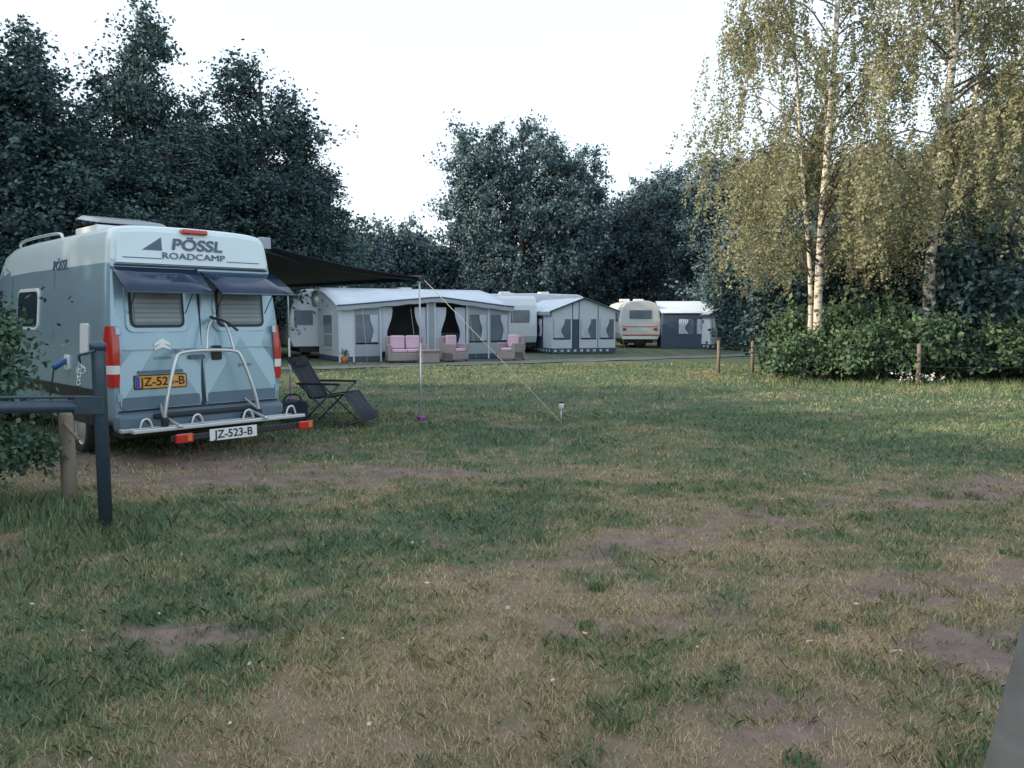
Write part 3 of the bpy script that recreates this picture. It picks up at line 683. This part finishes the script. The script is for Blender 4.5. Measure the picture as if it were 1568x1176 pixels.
# ------------------------------------------------------------------ caravans & awning tents
def quadpanel(name,pts,m,parent,th=.012):
    o=obj(name,pts,[tuple(range(len(pts)))],m,parent); s=o.modifiers.new('s','SOLIDIFY'); s.thickness=th; s.offset=0; return o
def caravan(parent,x0,x1,y0,y1,mshell,stripe=None,h=2.6):
    prof=[(x0+.15,.45),(x0+.02,.75),(x0,1.3),(x0+.12,2.1),(x0+.30,h-.12),(x0+.6,h-.02),((x0+x1)/2,h+.03),(x1-.6,h-.02),(x1-.3,h-.12),(x1-.10,2.1),(x1,1.3),(x1-.03,.75),(x1-.15,.45)]
    n=len(prof); V=[(x,y0,z) for x,z in prof]+[(x,y1,z) for x,z in prof]
    F=[tuple(range(n))[::-1],tuple(range(n,2*n))]+[(i,(i+1)%n,(i+1)%n+n,i+n) for i in range(n)]
    obj('shell',V,F,mshell,parent,bevel=.06)
    box('chassis',x0+.4,x1-.4,y0+.1,y1-.1,.25,.44,M['black'],parent)
    xm=(x0+x1)/2
    for y in (y0+.1,y1-.1): tube('wheel',[(xm,y-.08,.32),(xm,y+.08,.32)],.32,M['rubber'],parent,20)
    for k in range(2): box('roof_hatch_%d'%k,x0+(x1-x0)*(.3+.35*k)-.25,x0+(x1-x0)*(.3+.35*k)+.25,(y0+y1)/2-.25,(y0+y1)/2+.25,h-.01,h+.13,M['white'],parent,bevel=.03)
    box('end_window',x0-.03,x0+.1,y0+.35,y1-.35,1.35,1.9,M['film'],parent,bevel=.03)
def curtain(name,x0,x1,z0,z1,y,parent,tie=None,axis='x',nx=26,am=.62):
    V=[];F=[];nz=12
    for j in range(nz+1):
        t=j/nz; z=z1+(z0-z1)*t; k=1.0
        if tie: k=1-am*math.exp(-((t-.62)/.28)**2)
        for i in range(nx+1):
            s=i/nx
            if tie=='L': a=x0+(x1-x0)*s*k
            elif tie=='R': a=x1-(x1-x0)*(1-s)*k
            else: a=x0+(x1-x0)*s
            w=.025*math.sin(s*nx*1.3+.6*math.sin(j))
            V.append((a,y+w,z) if axis=='x' else (y+w,a,z))
    for j in range(nz):
        for i in range(nx): q=j*(nx+1)+i; F.append((q,q+1,q+nx+2,q+nx+1))
    o=obj(name,V,F,M['curtain'],parent,smooth=True); return o
dx,dy=5.95,3.1; L1=math.hypot(dx,dy); t1=empty('caravan_awning_tent',(-6.05,27.5,0),math.atan2(dy,dx))
W=L1; D=2.9
pk=3.7
def ev(a): return 1.98+ (.34*a/pk if a<pk else .34*(W-a)/(W-pk))
n=16; V=[];F=[]
for i in range(n+1):
    a=-.12+(W+.24)*i/n; aa=min(max(a,0),W)
    for j,(b,k) in enumerate(((-.15,0),(.6,.34),(1.6,.68),(D+.1,1))):
        V.append((a,b,ev(aa)*(1-k)+2.72*k+ .05*math.sin(i*1.57)*math.sin(math.pi*k)))
for i in range(n):
    for j in range(3): q=i*4+j; F.append((q,q+4,q+5,q+1))
o=obj('roof',V,F,M['tent_roof'],t1,smooth=True); o.modifiers.new('s','SOLIDIFY').thickness=.02
V=[];F=[]
for i in range(n+1):
    a=-.12+(W+.24)*i/n; aa=min(max(a,0),W); V+=[(a,-.17,ev(aa)+.0),(a,-.17,ev(aa)-.15-(.03 if i%2 else 0))]
for i in range(n): F.append((2*i,2*i+2,2*i+3,2*i+1))
o=obj('valance',V,F,M['tent_grey'],t1); o.modifiers.new('s','SOLIDIFY').thickness=.01
V=[];F=[]
for i in range(n+1):
    a=-.12+(W+.24)*i/n; aa=min(max(a,0),W); V+=[(a,-.185,ev(aa)+.035),(a,-.185,ev(aa)-.02)]
for i in range(n): F.append((2*i,2*i+2,2*i+3,2*i+1))
obj('valance_trim',V,F,M['tent_navy'],t1)
secs=[(0,.5,'p'),(.5,1.5,'w'),(1.5,3.3,'o'),(3.3,3.6,'p'),(3.6,4.9,'o'),(4.9,5.8,'w'),(5.8,W,'w')]
for k,(a0,a1,ty) in enumerate(secs):
    z1=min(ev(a0),ev(a1))-.1
    box('pole_%d'%k,a0-.03,a0+.03,-.03,.03,0,z1+.1,M['tent_lgrey'],t1)
    if ty=='p': box('wall_panel_%d'%k,a0+.03,a1-.03,-.012,.012,.2,z1+.1,M['tent_lgrey'] if k==0 else M['tent_grey'],t1)
    if ty=='w':
        box('wall_low_%d'%k,a0+.03,a1-.03,-.012,.012,.2,.62,M['tent_grey'],t1)
        box('window_film_%d'%k,a0+.09,a1-.09,-.008,.008,.68,1.68,M['film'],t1)
        box('window_top_%d'%k,a0+.03,a1-.03,-.012,.012,1.68,z1+.1,M['tent_grey'],t1)
        box('window_jamb_a_%d'%k,a0+.03,a0+.088,-.012,.012,.622,1.678,M['tent_grey'],t1); box('window_jamb_b_%d'%k,a1-.088,a1-.03,-.012,.012,.622,1.678,M['tent_grey'],t1)
        curtain('curtain_w_%d'%k,a1-.40,a1-.1,.7,1.68,-.05,t1,'R',am=.4)
    if ty=='o':
        curtain('curtain_a_%d'%k,a0+.04,a0+.48,.35,1.95,.05,t1,'L',am=.5); curtain('curtain_b_%d'%k,a1-.48,a1-.04,.35,1.95,.05,t1,'R',am=.5)
    if ty!='o': box('skirt_%d'%k,a0+.03,a1-.03,-.02,.02,.02,.198,M['tent_navy'],t1)
box('pole_end',W-.03,W+.03,-.03,.03,0,1.98,M['tent_lgrey'],t1)
quadpanel('side_wall_left',[(0,.04,.02),(0,D,.02),(0,D,2.7),(0,.9,2.28),(0,.04,1.96)],M['tent_lgrey'],t1)
quadpanel('side_wall_right',[(W,.04,.02),(W,D,.02),(W,D,2.7),(W,.9,2.28),(W,.04,1.96)],M['tent_lgrey'],t1)
box('side_window_trim',-.03,-.012,.75,2.15,.42,1.78,M['white'],t1); box('side_window',-.045,-.032,.87,2.03,.54,1.66,M['film'],t1)
box('side_window_bar',-.055,-.047,.87,2.03,.95,.99,M['white'],t1)
box('side_skirt',-.02,-.011,.04,D,.02,.2,M['tent_navy'],t1)
box('floor',.05,W-.05,.05,D,.036,.05,M['inside'],t1)
box('inner_cabinet',4.0,5.6,D-.6,D-.1,.05,.95,M['tent_grey'],t1,bevel=.02)
box('inner_backcloth',.1,W-.1,D-.06,D-.02,.05,2.3,M['inside'],t1)
box('inner_shelf',1.7,2.3,D-.5,D-.1,.05,1.3,M['tent_grey'],t1,bevel=.02)
box('inner_table',1.3,2.6,1.2,1.9,.68,.72,M['wood'],t1,bevel=.01)
for xx in (1.4,2.5): box('table_leg',xx-.03,xx+.03,1.5,1.56,.05,.68,M['black'],t1)
for k,a in enumerate((0,.8,2.6,3.5,4.9,W)): tube('guy_%d'%k,[(a,-.15,1.9),(a-.2,-1.3,.02)],.005,M['rope'],t1,4)
c1=empty('touring_caravan',t1.location,t1.rotation_euler[2]); caravan(c1,-1.1,W-.1,D+.12,D+2.4,M['caravan'],h=2.68)
box('wall_window',-.9,-.2,D+.09,D+.13,1.3,1.85,M['film'],c1,bevel=.01)
def gable_tent(loc,rz,Wd,L,eave,peak,dark,allnavy=False):
    t=empty('caravan_awning_tent',loc,rz); A=M['tent_navy'] if dark else M['tent_lgrey']
    LG=M['tent_navy'] if allnavy else M['tent_lgrey']
    h=Wd/2
    cols=[(0,.32*Wd,'win'),(.32*Wd,.42*Wd,'pan'),(.42*Wd,.72*Wd,'win'),(.72*Wd,Wd,'win')]
    def ez(a): return eave+(peak-eave)*(1-abs(a-h)/h)
    for k,(a0,a1,ty) in enumerate(cols):
        a0+=.02;a1-=.02
        box('end_low_%d'%k,a0,a1,-.015,.015,.25,.62,LG if k!=1 else M['tent_navy'],t)
        if ty=='win':
            box('end_film_%d'%k,a0+.06,a1-.06,-.01,.01,.66,1.5,M['film'],t)
            box('end_jamb_%d'%k,a0,a0+.058,-.015,.015,.622,1.498,LG,t); box('end_jamb_b_%d'%k,a1-.058,a1,-.015,.015,.622,1.498,LG,t)
            curtain('end_curtain_%d'%k,a0+.07,a0+.07+.55*(a1-a0),.7,1.5,-.05,t,'L',am=.35)
        else: box('end_pan_%d'%k,a0,a1,-.015,.015,.622,1.498,M['tent_navy'],t)
        am=[a0]+([h] if a0<h<a1 else [])+[a1]
        quadpanel('end_top_%d'%k,[(a0,0,1.5),(a1,0,1.5)]+[(a,0,ez(a)-.02) for a in am[::-1]],(M['tent_lgrey'] if not dark else M['tent_grey']) if not allnavy else M['tent_navy'],t,.03)
    box('end_skirt',0,Wd,-.03,-.018,.02,.25,M['tent_navy'],t)
    for k in range(int(Wd/.3)): box('skirt_spot_%d'%k,.1+k*.3,.22+k*.3,-.036,-.032,.1,.19,M['tent_lgrey'],t)
    for k in range(int(L/.4)): box('skirt_spot_s_%d'%k,-.036,-.032,.1+k*.4,.26+k*.4,.1,.19,M['tent_lgrey'],t)
    box('side_skirt',-.03,-.018,0,L,.02,.25,M['tent_navy'],t)
    m=5
    for k in range(m):
        b0=L*k/m+.01;b1=L*(k+1)/m-.01
        mm=[M['tent_lgrey'],M['tent_navy']][k%2] if not dark else M['tent_navy']
        if k%2==1 or dark and k!=0:
            box('side_low_%d'%k,-.015,.015,b0,b1,.25,.7,mm,t); box('side_film_%d'%k,-.01,.01,b0+.06,b1-.06,.72,1.5,M['film'],t); box('side_up_%d'%k,-.015,.015,b0,b1,1.52,eave,mm,t)
            curtain('side_curtain_%d'%k,b0+.1,b0+.5*(b1-b0),.75,1.5,-.05,t,'L','y')
        else: box('side_pan_%d'%k,-.015,.015,b0,b1,.25,eave,mm if not dark else LG,t)
    quadpanel('far_wall',[(Wd,.02,.02),(Wd,L,.02),(Wd,L,eave),(Wd,.02,eave)],A,t)
    quadpanel('back_wall',[(0,L,.02),(Wd,L,.02),(Wd,L,eave),(h,L,peak),(0,L,eave)],A,t)
    V=[];F=[];nj=10
    xs=[-.12,.0,h*.5,h,h*1.5,Wd,Wd+.12]
    for j in range(nj+1):
        y=-.12+(L+.24)*j/nj
        for x in xs: V.append((x,y,eave+(peak-eave)*(1-abs(x-h)/h)+.02-(.035*abs(math.sin(math.pi*j/2)) if x!=h else 0)+.03*math.sin(math.pi*min(max(x/Wd,0),1))))
    k=len(xs)
    for j in range(nj):
        for i in range(k-1): q=j*k+i; F.append((q,q+1,q+k+1,q+k))
    o=obj('roof',V,F,M['tent_roof'] ,t,smooth=True); o.modifiers.new('s','SOLIDIFY').thickness=.02
    for (a,b) in ((-.12,h),(h,Wd+.12)):
        za=eave+(peak-eave)*(1-abs(a-h)/h); zb=eave+(peak-eave)*(1-abs(b-h)/h)
        tube('verge',[(a,-.14,za+.02),(b,-.14,zb+.04)],.028,M['tent_navy'],t,6)
    box('eave_trim',-.135,-.115,-.1,L,eave-.18,eave-.03,M['tent_navy'] if dark else M['tent_grey'],t)
    for k,a in enumerate((0,h,Wd)): tube('guy_%d'%k,[(a,-.12,eave),(a,-1.1,.02)],.005,M['rope'],t,4)
    return t
gable_tent((1.70,33.6,0),math.atan2(.8,2.76),2.95,5.6,1.85,2.38,False)
c2=empty('touring_caravan',(-.2,38.9,0),math.atan2(.8,2.76)); caravan(c2,-1.6,4.4,.3,2.5,M['caravan'],h=2.75)
c2b=empty('touring_caravan',(-.75,34.4,0),rad(100)); caravan(c2b,0,4.6,-1.9,.3,M['caravan'],h=2.55)
gable_tent((9.75,38.6,0),math.atan2(.5,2.1),2.2,4.6,1.75,2.3,True)
t3=empty('caravan_awning_tent',(7.6,39.6,0),rad(-4)); W3=2.35
box('front_low',0,W3,-.015,.015,.25,.7,M['tent_navy'],t3); box('front_skirt',0,W3,-.03,-.018,.02,.25,M['tent_navy'],t3); box('front_top',0,W3,-.015,.015,1.5,1.78,M['tent_navy'],t3)
for k,(a,b) in enumerate(((0,.75),(1.55,1.65),(2.28,W3))): box('front_pan_%d'%k,a,b,-.015,.015,.702,1.498,M['tent_navy'],t3)
for k,(a,b) in enumerate(((.75,1.55),(1.65,2.28))):
    box('front_film_%d'%k,a+.01,b-.01,-.008,.008,.71,1.49,M['film'],t3); curtain('front_curtain_%d'%k,a+.05,b-.25,.75,1.48,-.05,t3,'L',am=.4)
quadpanel('side_l',[(0,.02,.02),(0,2.4,.02),(0,2.4,2.35),(0,.02,1.78)],M['tent_navy'],t3); quadpanel('side_r',[(W3,.02,.02),(W3,2.4,.02),(W3,2.4,2.35),(W3,.02,1.78)],M['tent_navy'],t3)
quadpanel('roof',[(-.1,-.12,1.79),(W3+.1,-.12,1.79),(W3+.1,2.5,2.42),(-.1,2.5,2.42)],M['tent_roof'],t3,.02)
c3=empty('touring_caravan',(5.55,40.2,0),rad(2)); caravan(c3,-.05,2.1,0,4.6,M['cream'],h=2.42)
box('rear_window',.45,1.6,-.03,.05,1.5,1.95,M['film'],c3,bevel=.03)
box('rear_stripe_a',.1,1.95,-.012,.0,1.08,1.12,M['orange'],c3); box('rear_stripe_b',.1,1.95,-.012,.0,.62,.70,M['orange'],c3)
box('rear_lamp',.12,.3,-.02,.0,.9,1.02,M['red'],c3); box('rear_lamp_b',1.7,1.9,-.02,.0,.9,1.02,M['red'],c3); box('bumper',.1,1.95,-.05,.0,.45,.58,M['white'],c3,bevel=.02)

# ------------------------------------------------------------------ rattan furniture
def rattan(name,loc,rz,w):
    p=empty(name,loc,rz); M_=M['rattan']
    box('base',0,w,0,.7,.08,.36,M_,p,bevel=.03); box('back',0,w,.58,.74,.36,.92,M_,p,bevel=.05)
    for x in (0,w-.12): box('arm',x,x+.12,-.02,.6,.08,.66,M_,p,bevel=.04)
    nS=2 if w>1.1 else 1
    for k in range(nS):
        a0=.13+(w-.26)*k/nS; a1=.13+(w-.26)*(k+1)/nS
        box('seat_cushion_%d'%k,a0+.01,a1-.01,.0,.58,.365,.48,M['pink'],p,bevel=.04)
        o=box('back_cushion_%d'%k,a0+.02,a1-.02,.43,.57,.49,.95,M['pink'],p,bevel=.05)
    for x in (.06,w-.06):
        for y in (.06,.64): box('foot',x-.025,x+.025,y-.025,y+.025,.03,.09,M['black'],p)
    return p
rattan('rattan_sofa',(-4.25,26.9,0),rad(18),1.35)
rattan('rattan_armchair',(-2.05,27.4,0),rad(50),.78)
rattan('rattan_armchair',(-.55,28.6,0),rad(-35),.78)
tb=empty('rattan_table',(-2.85,26.9,0),rad(25)); box('top',-.35,.35,-.3,.3,.42,.47,M['rattan'],tb,bevel=.01); box('base',-.3,.3,-.25,.25,.04,.418,M['rattan'],tb,bevel=.02)
fl=empty('flower_pot',(-5.7,26.7,0)); tube('pot',[(0,0,.03),(0,0,.25)],[.1,.14],M['orange'],fl,14)
v,f,t=leafquads(np.array([0,0,.36])+rng.normal(0,.08,(150,3)),.035,rng.random(150)); o=bpy.data.objects.new('plant',assemble('plant',[(v,f,t,0)],[M['leaf_bush']])); link(o,fl)

lp=[];
for i in range(60):
    y=2.3+8*random.random()**1.5; x=random.uniform(-.75,.75)*y; lp.append((x,y,.035))
for p in [(1.78,3.55,.04),(1.42,3.65,.045),(2.9,7.7,.04)]: lp+= [p,(p[0]+.02,p[1]+.01,p[2]),(p[0]+.045,p[1]+.01,p[2])]
lp=np.array(lp); v,f,t=leafquads(lp,.016,np.full(len(lp),.5),flat=.9)
link(bpy.data.objects.new('fallen_leaves',assemble('fallen_leaves',[(v,f,t,0)],[mat('dry_leaf',(.5,.44,.4),.8)])))

# ------------------------------------------------------------------ light
w=bpy.data.worlds.new('World'); scene.world=w; w.use_nodes=True; nt=w.node_tree
bgn=nt.nodes['Background']; sky=nt.nodes.new('ShaderNodeTexSky'); sky.sky_type='NISHITA'; sky.sun_disc=False
EL=rad(20); SX,SY=-.95,-.30
sky.sun_elevation=EL; sky.sun_rotation=math.atan2(SX,SY); sky.dust_density=2.0; sky.air_density=1.0
nt.links.new(sky.outputs[0],bgn.inputs[0]); bgn.inputs[1].default_value=.10
b2=nt.nodes.new('ShaderNodeBackground'); b2.inputs[0].default_value=(.85,.94,1.0,1); b2.inputs[1].default_value=1.0
ad=nt.nodes.new('ShaderNodeAddShader'); nt.links.new(bgn.outputs[0],ad.inputs[0]); nt.links.new(b2.outputs[0],ad.inputs[1]); nt.links.new(ad.outputs[0],nt.nodes['World Output'].inputs[0])
sl=bpy.data.lights.new('sun','SUN'); sl.energy=5.0; sl.angle=rad(.5); sl.color=(1,.82,.58); so=bpy.data.objects.new('sun',sl); link(so)
d=Vector((-SX,-SY,-math.tan(EL)*math.hypot(SX,SY))); so.rotation_euler=d.to_track_quat('-Z','Y').to_euler()
# ------------------------------------------------------------------ camera
cam=bpy.data.cameras.new('camera'); cam.lens=27.55; cam.sensor_width=36; cam.clip_end=3000; cam.clip_start=.05
co=bpy.data.objects.new('camera',cam); link(co); co.location=(0,0,1.6); co.rotation_euler=(rad(90-4.9),0,0); scene.camera=co
